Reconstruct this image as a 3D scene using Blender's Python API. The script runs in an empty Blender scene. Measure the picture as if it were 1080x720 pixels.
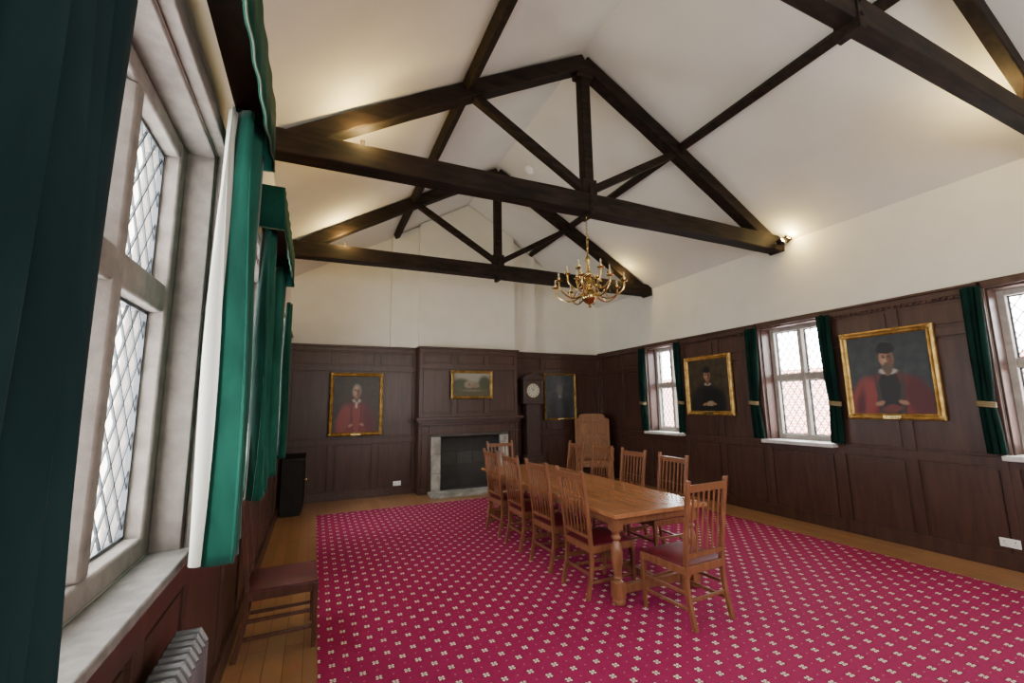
import bpy, bmesh, math, random
from mathutils import Vector, Matrix
random.seed(7)
COL=bpy.context.scene.collection
XL,XR,YB,YF,H=-.5,6.42,9.0,-2.4,1.7
ZE,ZA,XA=4.17,6.17,2.93
SL=(ZA-ZE)/(XA-XL)
# ---------------------------------------------------------------- materials
def newmat(name):
    m=bpy.data.materials.new(name); m.use_nodes=True
    n=m.node_tree.nodes; return m,n,m.node_tree.links,n['Principled BSDF']
def S(b,k,v):
    if k in b.inputs: b.inputs[k].default_value=v
def simple(name,col,rough=.5,metal=0,**kw):
    m,n,l,b=newmat(name); S(b,'Base Color',(*col,1)); S(b,'Roughness',rough); S(b,'Metallic',metal)
    for k,v in kw.items(): S(b,k.replace('_',' '),v)
    return m
def noisy(name,c1,c2,scale=(1,1,1),ns=5,rough=.5,bump=.1,detail=6,metal=0,dist=.3,lo=.35,hi=.65,**kw):
    m,n,l,b=newmat(name)
    tc=n.new('ShaderNodeTexCoord'); mp=n.new('ShaderNodeMapping'); mp.inputs['Scale'].default_value=scale
    nz=n.new('ShaderNodeTexNoise'); nz.inputs['Scale'].default_value=ns; nz.inputs['Detail'].default_value=detail; nz.inputs['Distortion'].default_value=dist
    cr=n.new('ShaderNodeValToRGB'); cr.color_ramp.elements[0].position=lo; cr.color_ramp.elements[1].position=hi
    cr.color_ramp.elements[0].color=(*c1,1); cr.color_ramp.elements[1].color=(*c2,1)
    l.new(tc.outputs['Object'],mp.inputs[0]); l.new(mp.outputs[0],nz.inputs['Vector']); l.new(nz.outputs['Fac'],cr.inputs[0]); l.new(cr.outputs[0],b.inputs['Base Color'])
    if bump:
        bp=n.new('ShaderNodeBump'); bp.inputs['Strength'].default_value=bump; bp.inputs['Distance'].default_value=.01
        l.new(nz.outputs['Fac'],bp.inputs['Height']); l.new(bp.outputs[0],b.inputs['Normal'])
    S(b,'Roughness',rough); S(b,'Metallic',metal)
    for k,v in kw.items(): S(b,k.replace('_',' '),v)
    return m
M={}
M['plaster']=noisy('cream_plaster',(.64,.62,.53),(.67,.65,.56),ns=3,rough=.9,bump=.02)
M['ceil']=noisy('ceiling_plaster',(.59,.58,.52),(.62,.61,.55),ns=2,rough=.95,bump=.02)
M['panel']=noisy('dark_panelling',(.040,.0180,.0125),(.064,.029,.020),scale=(4,4,.5),ns=4,rough=.36,bump=.04,Specular_IOR_Level=.40)
M['beam']=noisy('dark_beam',(.007,.005,.0035),(.022,.013,.009),scale=(1,6,6),ns=3,rough=.7,bump=.3,Specular_IOR_Level=.15)
M['oak']=noisy('oak_table',(.26,.108,.044),(.33,.14,.058),scale=(9,.7,9),ns=3,rough=.20,bump=.01)
M['oakdark']=noisy('oak_leg',(.16,.064,.028),(.24,.096,.042),scale=(8,8,1),ns=4,rough=.32,bump=.03)
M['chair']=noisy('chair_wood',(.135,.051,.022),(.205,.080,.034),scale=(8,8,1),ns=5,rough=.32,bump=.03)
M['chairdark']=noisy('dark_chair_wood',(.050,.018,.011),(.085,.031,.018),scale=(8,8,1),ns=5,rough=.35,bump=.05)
M['clockwood']=noisy('dark_clock_wood',(.022,.011,.008),(.040,.018,.012),scale=(8,8,1),ns=5,rough=.4,bump=.05)
M['cupboard']=noisy('black_wood',(.008,.006,.005),(.016,.011,.009),scale=(8,8,1),ns=5,rough=.6,bump=.05,Specular_IOR_Level=.2)
M['throne']=noisy('throne_wood',(.19,.090,.042),(.27,.13,.063),scale=(8,8,1),ns=4,rough=.6,bump=.05,Specular_IOR_Level=.25)
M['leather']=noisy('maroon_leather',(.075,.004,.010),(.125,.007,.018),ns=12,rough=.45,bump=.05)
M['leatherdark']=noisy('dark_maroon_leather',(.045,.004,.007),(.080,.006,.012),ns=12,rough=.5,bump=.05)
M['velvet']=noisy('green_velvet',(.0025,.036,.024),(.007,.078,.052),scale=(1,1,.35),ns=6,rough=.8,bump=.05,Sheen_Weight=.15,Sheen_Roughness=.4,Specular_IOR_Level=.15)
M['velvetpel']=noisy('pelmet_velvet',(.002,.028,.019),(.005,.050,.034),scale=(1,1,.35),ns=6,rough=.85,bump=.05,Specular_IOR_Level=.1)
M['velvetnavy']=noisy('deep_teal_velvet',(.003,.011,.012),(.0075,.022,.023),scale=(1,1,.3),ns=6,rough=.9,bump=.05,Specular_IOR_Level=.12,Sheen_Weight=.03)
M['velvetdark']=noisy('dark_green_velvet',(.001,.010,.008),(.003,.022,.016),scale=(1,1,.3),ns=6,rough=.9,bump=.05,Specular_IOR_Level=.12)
M['lining']=simple('cream_lining',(.44,.43,.37),.9)
M['fringe']=simple('fringe',(.07,.10,.06),.9)
M['bulb']=simple('candle_bulb',(.45,.40,.28),.4)
M['dialwhite']=simple('dial_white',(.42,.40,.33),.5)
M['gold']=noisy('gilt',(.30,.18,.045),(.56,.37,.12),ns=14,rough=.46,bump=.3,metal=.75)
M['brass']=noisy('brass',(.42,.30,.11),(.58,.44,.19),ns=4,rough=.22,bump=0,metal=1)
M['braid']=simple('gold_braid',(.20,.155,.075),.7)
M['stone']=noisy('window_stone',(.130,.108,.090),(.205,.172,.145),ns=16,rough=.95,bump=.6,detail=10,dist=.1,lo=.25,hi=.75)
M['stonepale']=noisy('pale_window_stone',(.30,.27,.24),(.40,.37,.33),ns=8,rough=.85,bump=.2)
M['stonegrey']=noisy('grey_stone',(.20,.188,.163),(.36,.34,.30),ns=7,rough=.85,bump=.4)
M['stonedark']=noisy('dark_stone',(.04,.036,.032),(.08,.072,.064),ns=7,rough=.85,bump=.3)  # lintel stone, darker than the jamb stone
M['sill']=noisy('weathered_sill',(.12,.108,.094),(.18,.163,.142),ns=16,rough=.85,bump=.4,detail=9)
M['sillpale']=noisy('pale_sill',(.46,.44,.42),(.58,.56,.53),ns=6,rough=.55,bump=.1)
M['lead']=simple('lead',(.05,.055,.06),.5,.2)
M['iron']=noisy('radiator_paint',(.09,.09,.09),(.15,.15,.15),ns=5,rough=.35,bump=.03,metal=.3)
M['white']=simple('white_plastic',(.8,.8,.78),.4)
M['black']=simple('black_iron',(.012,.012,.012),.5)
def glassmat():
    m,n,l,b=newmat('window_glass'); out=n['Material Output']
    t=n.new('ShaderNodeBsdfTransparent'); t.inputs[0].default_value=(.99,.99,.99,1); g=n.new('ShaderNodeBsdfGlossy'); g.inputs['Roughness'].default_value=.08
    mx=n.new('ShaderNodeMixShader'); mx.inputs[0].default_value=.04
    l.new(t.outputs[0],mx.inputs[1]); l.new(g.outputs[0],mx.inputs[2]); l.new(mx.outputs[0],out.inputs[0]); return m
M['glass']=glassmat()
def emis(name,col,s):
    m,n,l,b=newmat(name); S(b,'Base Color',(*col,1)); S(b,'Emission Color',(*col,1)); S(b,'Emission Strength',s); return m
M['lamp']=emis('lit_lamp',(1,.75,.40),30)
def brick(name,c1,c2,mo,scale,rough=.85,bw=.5,rh=.25,ms=.02,swap=None,bump=.2,offset=.5,warp=0,sq=1):
    m,n,l,b=newmat(name); tc=n.new('ShaderNodeTexCoord'); br=n.new('ShaderNodeTexBrick')
    sx=n.new('ShaderNodeSeparateXYZ'); cx=n.new('ShaderNodeCombineXYZ'); src=tc.outputs['Object']
    if warp:
        wz=n.new('ShaderNodeTexNoise'); wz.inputs['Scale'].default_value=4; l.new(src,wz.inputs['Vector'])
        s1=n.new('ShaderNodeVectorMath'); s1.operation='SCALE'; s1.inputs['Scale'].default_value=warp; l.new(wz.outputs['Color'],s1.inputs[0])
        s2=n.new('ShaderNodeVectorMath'); s2.operation='ADD'; l.new(src,s2.inputs[0]); l.new(s1.outputs[0],s2.inputs[1]); src=s2.outputs[0]
    l.new(src,sx.inputs[0])
    a,c=swap or ('X','Z'); l.new(sx.outputs[a],cx.inputs['X']); l.new(sx.outputs[c],cx.inputs['Y']); l.new(cx.outputs[0],br.inputs['Vector'])
    br.inputs['Color1'].default_value=(*c1,1); br.inputs['Color2'].default_value=(*c2,1); br.inputs['Mortar'].default_value=(*mo,1)
    br.inputs['Scale'].default_value=scale; br.inputs['Mortar Size'].default_value=ms; br.inputs['Brick Width'].default_value=bw; br.inputs['Row Height'].default_value=rh; br.offset=offset; br.squash=sq; br.squash_frequency=2
    nz=n.new('ShaderNodeTexNoise'); nz.inputs['Scale'].default_value=9; nz.inputs['Detail'].default_value=5
    mx=n.new('ShaderNodeMixRGB'); mx.blend_type='MULTIPLY'; mx.inputs[0].default_value=.45
    l.new(tc.outputs['Object'],nz.inputs['Vector']); l.new(br.outputs['Color'],mx.inputs[1]); l.new(nz.outputs['Color'],mx.inputs[2])
    l.new(mx.outputs[0],b.inputs['Base Color']); S(b,'Roughness',rough)
    bp=n.new('ShaderNodeBump'); bp.inputs['Strength'].default_value=bump; bp.inputs['Distance'].default_value=.01; bp.invert=True
    l.new(br.outputs['Fac'],bp.inputs['Height']); l.new(bp.outputs[0],b.inputs['Normal']); return m
M['floor']=brick('floor_boards',(.33,.160,.070),(.42,.215,.098),(.18,.085,.04),1,rough=.33,bw=1.9,rh=.12,ms=.003,swap=('Y','X'),bump=.06)
M['firebrick']=brick('dark_stone_slabs',(.045,.043,.04),(.085,.081,.074),(.05,.047,.042),1,bw=.48,rh=.27,ms=.012,warp=.09,sq=.7,bump=.6)  # dark grey firebox slabs with uneven joints
M['brick']=brick('red_brick',(.45,.13,.09),(.55,.19,.13),(.6,.55,.5),1,bw=.24,rh=.085,ms=.012,swap=('Y','Z'))
def carpetmat(s=.178):
    m,n,l,b=newmat('crimson_carpet'); tc=n.new('ShaderNodeTexCoord'); sx=n.new('ShaderNodeSeparateXYZ'); l.new(tc.outputs['Object'],sx.inputs[0])
    def mth(op,a,c=None,v=None):
        x=n.new('ShaderNodeMath'); x.operation=op
        if isinstance(a,(int,float)): x.inputs[0].default_value=a
        else: l.new(a,x.inputs[0])
        if c is not None:
            if isinstance(c,(int,float)): x.inputs[1].default_value=c
            else: l.new(c,x.inputs[1])
        return x.outputs[0]
    def cell(ox,oy):
        o=[]
        for ax,off in (('X',ox),('Y',oy)):
            v=mth('DIVIDE',sx.outputs[ax],s); v=mth('ADD',v,off+100); v=mth('FRACT',v); v=mth('SUBTRACT',v,.5); o.append(mth('ABSOLUTE',v))
        mxx=mth('MAXIMUM',o[0],o[1]); mn=mth('MINIMUM',o[0],o[1]); sm=mth('ADD',o[0],o[1])
        # floret: four rounded petals on the diagonals plus a small centre
        dx=mth('SUBTRACT',o[0],.062); dy=mth('SUBTRACT',o[1],.062); dd=mth('SQRT',mth('ADD',mth('MULTIPLY',dx,dx),mth('MULTIPLY',dy,dy)))
        pet=mth('MAXIMUM',mth('LESS_THAN',dd,.048),mth('LESS_THAN',sm,.030))
        ring=mth('LESS_THAN',mxx,.135)
        return pet,ring,mxx
    p1,c1,_=cell(0,0); p2,c2,_=cell(.5,.5); _,_,m3=cell(.5,0); _,_,m4=cell(0,.5)
    pet=mth('MAXIMUM',p1,p2); crs=mth('MAXIMUM',c1,c2); pin=mth('MAXIMUM',mth('LESS_THAN',m3,.022),mth('LESS_THAN',m4,.022))
    nz=n.new('ShaderNodeTexNoise'); nz.inputs['Scale'].default_value=60; l.new(tc.outputs['Object'],nz.inputs['Vector'])
    cr=n.new('ShaderNodeValToRGB'); cr.color_ramp.elements[0].color=(.200,.007,.054,1); cr.color_ramp.elements[1].color=(.295,.014,.082,1); l.new(nz.outputs['Fac'],cr.inputs[0])
    m1=n.new('ShaderNodeMixRGB'); l.new(crs,m1.inputs[0]); l.new(cr.outputs[0],m1.inputs[1]); m1.inputs[2].default_value=(.12,.005,.033,1)
    m0=n.new('ShaderNodeMixRGB'); l.new(pin,m0.inputs[0]); l.new(m1.outputs[0],m0.inputs[1]); m0.inputs[2].default_value=(.42,.20,.19,1)
    m2=n.new('ShaderNodeMixRGB'); l.new(pet,m2.inputs[0]); l.new(m0.outputs[0],m2.inputs[1]); m2.inputs[2].default_value=(.72,.60,.48,1)
    l.new(m2.outputs[0],b.inputs['Base Color']); S(b,'Roughness',.85); S(b,'Specular IOR Level',.15)
    bp=n.new('ShaderNodeBump'); bp.inputs['Strength'].default_value=.2; bp.inputs['Distance'].default_value=.004; l.new(nz.outputs['Fac'],bp.inputs['Height']); l.new(bp.outputs[0],b.inputs['Normal'])
    return m
M['carpet']=carpetmat()
# ---------------------------------------------------------------- mesh helpers
def box(bm,x0,x1,y0,y1,z0,z1,mi=0):
    x0,x1=sorted((x0,x1)); y0,y1=sorted((y0,y1)); z0,z1=sorted((z0,z1))
    v=[bm.verts.new(c) for c in ((x0,y0,z0),(x1,y0,z0),(x1,y1,z0),(x0,y1,z0),(x0,y0,z1),(x1,y0,z1),(x1,y1,z1),(x0,y1,z1))]
    for f in ((0,3,2,1),(4,5,6,7),(0,1,5,4),(1,2,6,5),(2,3,7,6),(3,0,4,7)):
        bm.faces.new([v[i] for i in f]).material_index=mi
def beam(bm,p0,p1,w,h,up=(0,0,1),w1=None,h1=None,mi=0):
    p0,p1=Vector(p0),Vector(p1); d=(p1-p0).normalized(); s=d.cross(Vector(up)).normalized(); u=s.cross(d)
    w1=w if w1 is None else w1; h1=h if h1 is None else h1
    v=[]
    for p,a,b in ((p0,w,h),(p1,w1,h1)):
        for sx,sz in ((-1,-1),(1,-1),(1,1),(-1,1)): v.append(bm.verts.new(p+s*sx*a/2+u*sz*b/2))
    for f in ((0,1,2,3),(7,6,5,4),(0,4,5,1),(1,5,6,2),(2,6,7,3),(3,7,4,0)): bm.faces.new([v[i] for i in f]).material_index=mi
def lathe(bm,prof,c=(0,0,0),seg=20,mi=0,axis='Z',cap=True):
    c=Vector(c); rings=[]
    for r,z in prof:
        ring=[]
        for i in range(seg):
            t=2*math.pi*i/seg; a,b=r*math.cos(t),r*math.sin(t)
            o=Vector((a,b,z)) if axis=='Z' else (Vector((a,z,b)) if axis=='Y' else Vector((z,a,b)))
            ring.append(bm.verts.new(c+o))
        rings.append(ring)
    for A,B in zip(rings,rings[1:]):
        for i in range(seg): bm.faces.new((A[i],A[(i+1)%seg],B[(i+1)%seg],B[i])).material_index=mi
    if cap:
        bm.faces.new(rings[0]).material_index=mi; bm.faces.new(rings[-1]).material_index=mi
def tube(bm,pts,r,seg=8,mi=0):
    pts=[Vector(p) for p in pts]; rings=[]; n=None
    for i,p in enumerate(pts):
        d=(pts[min(i+1,len(pts)-1)]-pts[max(i-1,0)]).normalized()
        if n is None: n=d.orthogonal().normalized()
        n=(n-d*n.dot(d)).normalized(); b=d.cross(n); rr=r[i] if isinstance(r,(list,tuple)) else r
        rings.append([bm.verts.new(p+(n*math.cos(2*math.pi*k/seg)+b*math.sin(2*math.pi*k/seg))*rr) for k in range(seg)])
    for A,B in zip(rings,rings[1:]):
        for i in range(seg): bm.faces.new((A[i],A[(i+1)%seg],B[(i+1)%seg],B[i])).material_index=mi
    bm.faces.new(rings[0]).material_index=mi; bm.faces.new(rings[-1]).material_index=mi
def catmull(P,k=6,closed=False):
    out=[];n=len(P)
    for i in range(n if closed else n-1):
        g=lambda j:P[j%n] if closed else P[max(0,min(n-1,j))]
        a,b,c,d=[Vector(g(j)) for j in (i-1,i,i+1,i+2)]
        for t in range(k):
            t/=k; out.append(.5*((2*b)+(c-a)*t+(2*a-5*b+4*c-d)*t*t+(-a+3*b-3*c+d)*t**3))
    if not closed: out.append(Vector(P[-1]))
    return out
def prism(bm,poly,axis,a0,a1,mi=0):
    def P(s,t,a): return (s,a,t) if axis=='Y' else ((a,s,t) if axis=='X' else (s,t,a))
    A=[bm.verts.new(P(s,t,a0)) for s,t in poly]; B=[bm.verts.new(P(s,t,a1)) for s,t in poly]; n=len(poly)
    bm.faces.new(A).material_index=mi; bm.faces.new(B[::-1]).material_index=mi
    for i in range(n): bm.faces.new((A[i],B[i],B[(i+1)%n],A[(i+1)%n])).material_index=mi
def mk(name,bm,mats,parent=None,bevel=0,loc=(0,0,0),rz=0,fix=True,smooth=True,**props):
    if fix: bmesh.ops.recalc_face_normals(bm,faces=bm.faces)
    me=bpy.data.meshes.new(name); bm.to_mesh(me); bm.free()
    for k in (mats if isinstance(mats,(list,tuple)) else [mats]): me.materials.append(M[k] if isinstance(k,str) else k)
    if smooth:
        for p in me.polygons: p.use_smooth=True
        me.set_sharp_from_angle(angle=math.radians(35))
    o=bpy.data.objects.new(name,me); COL.objects.link(o); o.location=loc; o.rotation_euler[2]=rz
    if parent: o.parent=parent
    if bevel:
        b=o.modifiers.new('bevel','BEVEL'); b.width=bevel; b.segments=2; b.limit_method='ANGLE'; b.angle_limit=math.radians(40); b.harden_normals=False
    for k,v in props.items(): o[k]=v
    return o
def thing(name,label,cat,loc=(0,0,0),rz=0,group=None,kind=None):
    o=bpy.data.objects.new(name,None); o.empty_display_size=.1; COL.objects.link(o); o.location=loc; o.rotation_euler[2]=rz
    o['label']=label; o['category']=cat
    if group: o['group']=group
    if kind: o['kind']=kind
    return o
def clone(t,loc,rz,label=None):
    def rec(o,par):
        n=o.copy(); COL.objects.link(n)
        if par: n.parent=par
        for c in list(o.children): rec(c,n)
        return n
    n=rec(t,None); n.location=loc; n.rotation_euler[2]=rz
    if label: n['label']=label
    return n
def B(): return bmesh.new()
ST=dict(kind='structure')
# ---------------------------------------------------------------- shell
LW=[(.70,2.50,1.08,2.98,3),(3.50,4.95,1.08,2.98,3),(6.20,7.65,1.08,2.98,3)]   # y0,y1,z0,z1,lights
RW=[(6.36,7.30,1.12,2.86,2),(3.70,4.66,1.12,2.86,2),(1.10,2.06,1.12,2.86,2)]
def wall(name,xa,xb,wins,label):
    bm=B(); ys=[YF-.3]
    for w in sorted(wins): ys+= [w[0],w[1]]
    ys.append(YB+.3); ws=sorted(wins)
    for i in range(len(ys)-1):
        if i%2==0: box(bm,xa,xb,ys[i],ys[i+1],-.1,ZE+.15)
        else:
            w=ws[i//2]; box(bm,xa,xb,ys[i],ys[i+1],-.1,w[2]); box(bm,xa,xb,ys[i],ys[i+1],w[3],ZE+.15)
    return mk(name,bm,'plaster',smooth=False,label=label,category='wall',**ST)
wall('wall_left',XL-.02,XL-.35,LW,'cream plastered wall with tall stone mullioned windows')
wall('wall_right',XR+.04,XR+.45,RW,'cream plastered wall above dark wood panelling')
gab=[(XL-.3,-.1),(XR+.4,-.1),(XR+.4,ZE),(XA,ZA+.25),(XL-.3,ZE)]
bm=B(); prism(bm,gab,'Y',YB+.04,YB+.34); mk('wall_back',bm,'plaster',smooth=False,label='cream plastered gable wall above dark panelling',category='wall',**ST)
bm=B(); prism(bm,gab,'Y',YF-.34,YF-.04); mk('wall_front',bm,'plaster',smooth=False,label='plain cream plastered gable wall',category='wall',**ST)
bm=B(); box(bm,XL-.1,XR+.1,YF-.1,YB+.1,-.12,0); mk('floor',bm,'floor',smooth=False,label='varnished brown timber floor boards',category='floor',**ST)
bm=B()
for sx in (-1,1):
    xe=XL-.4 if sx<0 else XR+.5; ze=ZE-(abs(xe-XA)-(XA-XL))*SL
    prism(bm,[(xe,ze),(XA,ZA),(XA,ZA+.2),(xe,ze+.2)],'Y',YF-.35,YB+.35)
mk('ceiling',bm,'ceil',smooth=False,label='pitched cream plaster ceiling following the roof slopes',category='ceiling',**ST)
bm=B()
def zc(x): return ZA-abs(x-XA)*SL
prism(bm,[(1.32,2.9),(4.62,2.9),(4.62,zc(4.62)-.02),(XA,ZA-.02),(1.32,zc(1.32)-.02)],'Y',YB-.08,YB+.05)
prism(bm,[(1.87,2.9),(4.02,2.9),(4.02,zc(4.02)-.02),(XA,ZA-.02),(1.87,zc(1.87)-.02)],'Y',YB-.22,YB-.07)
mk('wall_chimney',bm,'plaster',smooth=False,label='stepped cream plaster chimney breast on the gable',category='wall',**ST)
# ---------------------------------------------------------------- panelling
def paneler(bm,mp):
    def bx(s0,s1,z0,z1,d0,d1):
        a=mp(s0,z0,d0); b=mp(s1,z1,d1); box(bm,a[0],b[0],a[1],b[1],a[2],b[2])
    return bx
def panel_area(bx,s0,s1,z0,z1,rails,pitch=.72,stile=.10):
    bx(s0,s1,z0,z1,0,.012)
    zs=[z0]+[r for r in rails if z0+.15<r<z1-.15]+[z1]
    for k,z in enumerate(zs):
        hh=.10
        lo=z if k==0 else (z-hh if k==len(zs)-1 else z-hh/2)
        bx(s0,s1,lo,lo+hh,.0,.038)
    n=max(1,round((s1-s0)/pitch)); w=(s1-s0)/n
    for i in range(n+1):
        c=s0+i*w; a=max(s0,c-stile/2); b=min(s1,c+stile/2)
        if i==0: b=s0+stile*.7
        if i==n: a=s1-stile*.7
        bx(a,b,z0,z1,0,.034)
    for i in range(n):
        for k in range(len(zs)-1):
            a=s0+i*w+stile/2+.035; b=s0+(i+1)*w-stile/2-.035; lo=zs[k]+.10+.035 if k==0 else zs[k]+.05+.035; hi=zs[k+1]-.05-.035 if k<len(zs)-2 else zs[k+1]-.10-.035
            if b-a>.06 and hi-lo>.06: bx(a,b,lo,hi,0,.024)
def side_panels(name,mp,wins,y0,y1,top,label,dent=True):
    bm=B(); bx=paneler(bm,mp); ys=[y0]
    for w in sorted(wins): ys+=[w[0]-.03,w[1]+.03]
    ys.append(y1); ws=sorted(wins)
    for i in range(len(ys)-1):
        a,b=ys[i],ys[i+1]
        if b-a<.02: continue
        if i%2==0:
            panel_area(bx,a,b,.0,top,[1.05,2.45])
            bx(a,b,top,top+.03,0,.085); bx(a,b,top-.07,top,0,.060)
            if dent:
                n=int((b-a)/.06)
                for k in range(n): bx(a+(k+.25)*(b-a)/n,a+(k+.7)*(b-a)/n,top-.095,top-.07,0,.060)
        else:
            panel_area(bx,a,b,0,ws[i//2][2]-.03,[])
        bx(a,b,0,.16,0,.055)
    return mk(name,bm,'panel',smooth=False,bevel=.004,label=label,category='wall panelling',**ST)
side_panels('trim_1',lambda s,z,d:(XR+.04-d,s,z),RW,YF,YB-.0,2.90,'dark stained wood wall panelling with small dentil cornice')
side_panels('trim_2',lambda s,z,d:(XL-.02+d,s,z),LW,YF,YB-.0,3.00,'dark stained wood wall panelling between stone windows',dent=False)
bm=B(); bx=paneler(bm,lambda s,z,d:(s,YB+.04-d,z))
for a,b in ((XL,1.87),(4.02,XR)):
    panel_area(bx,a,b,0,2.86,[1.05,2.45]); bx(a,b,2.86,2.90,0,.08); bx(a,b,2.79,2.86,0,.055); bx(a,b,0,.16,0,.055)
mk('trim_3',bm,'panel',smooth=False,bevel=.004,label='dark stained wood panelling along the gable wall',category='wall panelling',**ST)
YC=8.70
bm=B(); bx=paneler(bm,lambda s,z,d:(s,YC+.04-d,z))
box(bm,1.87,2.12,YC+.04,YB+.02,0,2.86); box(bm,3.77,4.02,YC+.04,YB+.02,0,2.86); box(bm,2.12,3.77,YC+.04,YB+.02,1.14,2.86)
panel_area(bx,1.87,2.12,0,1.44,[],pitch=.4,stile=.06); panel_area(bx,3.77,4.02,0,1.44,[],pitch=.4,stile=.06); bx(2.12,3.77,1.14,1.44,0,.03)
panel_area(bx,1.87,4.02,1.44,2.86,[2.5],pitch=.72); bx(1.83,4.06,2.86,2.90,-.2,.09); bx(1.87,4.02,2.79,2.86,0,.06)
bx(1.80,4.09,1.42,1.48,0,.20); bx(1.84,4.05,1.37,1.42,0,.14); bx(1.87,4.02,1.32,1.37,0,.08); bx(1.87,4.02,1.14,1.18,0,.05)
mk('trim_4',bm,'panel',smooth=False,bevel=.004,label='dark panelled chimney breast with narrow mantel ledge',category='chimney panelling',**ST)
fp=thing('fireplace','grey stone open fireplace with dark stone firebox','fireplace',(2.945,YC,0))
w0,w1=.825,.64
for s in (-1,1):
    bm=B()
    for a,b in ((0,.38),(.384,.76),(.764,1.09)): box(bm,s*w0,s*w1,-.05,.04,a,b)
    mk('jamb',bm,'stonegrey',fp,bevel=.010,label='pale grey stone jamb')
bm=B(); box(bm,-w0,w0,-.05,.04,1.092,1.14); mk('lintel',bm,'stonedark',fp,bevel=.008,label='dark stone lintel')
bm=B(); box(bm,-w1,w1,.27,.30,0,1.09); box(bm,-w1-.02,-w1,.04,.3,0,1.09); box(bm,w1,w1+.02,.04,.3,0,1.09); box(bm,-w1,w1,.04,.3,1.08,1.10); box(bm,-w1,w1,.0,.3,0,.06)
mk('firebox',bm,'firebrick',fp,smooth=False)
bm=B()
for i in range(5): box(bm,-.9+i*.36+.003,-.9+(i+1)*.36-.003,-.50,-.05,0,.06)
mk('hearth',bm,'stonegrey',fp,bevel=.006)
# ---------------------------------------------------------------- windows
def seglat(bm,xw,y0,y1,z0,z1,a=.105,b=.16,t=.008):
    W,Hh=y1-y0,z1-z0
    for sg in (1,-1):
        for k in range(-40,60):
            c=k+.5; pts=[]
            for s in (0,W):
                z=(c-s/a)*b*sg
                if -1e-6<=z<=Hh+1e-6: pts.append((s,z))
            for z in (0,Hh):
                s=(c-sg*z/b)*a
                if 1e-6<s<W-1e-6: pts.append((s,z))
            if len(pts)>=2:
                p,q=pts[0],pts[1]
                if math.hypot(p[0]-q[0],p[1]-q[1])>.02: beam(bm,(xw,y0+p[0],z0+p[1]),(xw,y0+q[0],z0+q[1]),t,t,up=(1,0,0))
def window(n,side,w,zt,label):
    y0,y1,z0,z1,nl=w
    t=thing('window_%d'%n,label,'window',(0,0,0),kind='structure')
    sg=-1 if side=='L' else 1
    xi=XL-.02 if side=='L' else XR+.04
    xf=xi+sg*(.12 if side=='L' else .20); fd=.15 if side=='L' else .12; xg=xf+sg*fd*(.5 if side=='L' else .6); J=.09 if side=='L' else .08; MU=.125 if side=='L' else .09; TR=.065 if side=='L' else .05
    bm=B()
    box(bm,xf,xf+sg*fd,y0,y0+J,z0,z1); box(bm,xf,xf+sg*fd,y1-J,y1,z0,z1); box(bm,xf,xf+sg*fd,y0+J,y1-J,z1-J,z1); box(bm,xf,xf+sg*fd,y0+J,y1-J,z0,z0+J)
    lw=((y1-y0)-2*J-(nl-1)*MU)/nl; lights=[]
    for i in range(nl):
        a=y0+J+i*(lw+MU); lights.append((a,a+lw))
        if i:
            A=[(xf,a-MU*.5-.028),(xf,a-MU*.5+.028),(xg-sg*.015,a),(xf+sg*fd,a),(xf+sg*fd,a-MU),(xg-sg*.015,a-MU)]
            lo=[bm.verts.new((x,y,z0+J)) for x,y in A]; hi=[bm.verts.new((x,y,z1-J)) for x,y in A]
            bm.faces.new(lo); bm.faces.new(hi[::-1])
            for k in range(6): bm.faces.new((lo[k],lo[(k+1)%6],hi[(k+1)%6],hi[k]))
    box(bm,xf+sg*.01,xf+sg*fd-sg*.005,y0+J,y1-J,zt-TR,zt+TR)
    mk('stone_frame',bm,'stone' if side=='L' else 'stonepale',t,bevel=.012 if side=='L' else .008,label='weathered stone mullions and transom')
    bm=B(); e=.022
    box(bm,xi,xf,y0,y0+e,z0,z1); box(bm,xi,xf,y1-e,y1,z0,z1); box(bm,xi,xf,y0,y1,z1-e,z1)
    x2=xi-sg*.055
    for a,b in ((y0-.07,y0+.0),(y1-.0,y1+.07)): box(bm,xi,x2,a,b,z0-.02,z1+.07)
    box(bm,xi,x2,y0-.07,y1+.07,z1,z1+.08)
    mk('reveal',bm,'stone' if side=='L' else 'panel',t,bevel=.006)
    bm=B(); pr=.045 if side=='L' else .17
    box(bm,xi-sg*pr,xf,y0-(.03 if side=='R' else .08),y1+(.03 if side=='R' else .08),z0-(.035 if side=='L' else .045),z0+.005)
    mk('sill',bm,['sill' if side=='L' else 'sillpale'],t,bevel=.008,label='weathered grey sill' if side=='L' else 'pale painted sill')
    g=B(); la=B()
    for a,b in lights:
        for c,d in ((z0+J,zt-TR),(zt+TR,z1-J)):
            v=[g.verts.new(p) for p in ((xg+sg*.012,a,c),(xg+sg*.012,b,c),(xg+sg*.012,b,d),(xg+sg*.012,a,d))]; g.faces.new(v)
            seglat(la,xg,a,b,c,d)
            for (p,q,r,s) in ((a,a+.014,c,d),(b-.014,b,c,d),(a,b,c,c+.014),(a,b,d-.014,d)): box(la,xg-.01,xg+.01,p,q,r,s)
    mk('glass',g,'glass',t,smooth=False); mk('leading',la,'lead',t,smooth=False,label='diamond lead lattice')
    L=bpy.data.lights.new('daylight_portal','AREA'); L.shape='RECTANGLE'; L.size=y1-y0; L.size_y=z1-z0; L.cycles.is_portal=True
    o=bpy.data.objects.new('daylight_portal',L); COL.objects.link(o); o.location=(xf+sg*.22,(y0+y1)/2,(z0+z1)/2)
    o.rotation_euler=(math.radians(90),0,math.radians(-90 if side=='L' else 90))
n=1
for w in LW: window(n,'L',w,2.20,'tall stone mullioned window with diamond leaded glass'); n+=1
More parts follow.
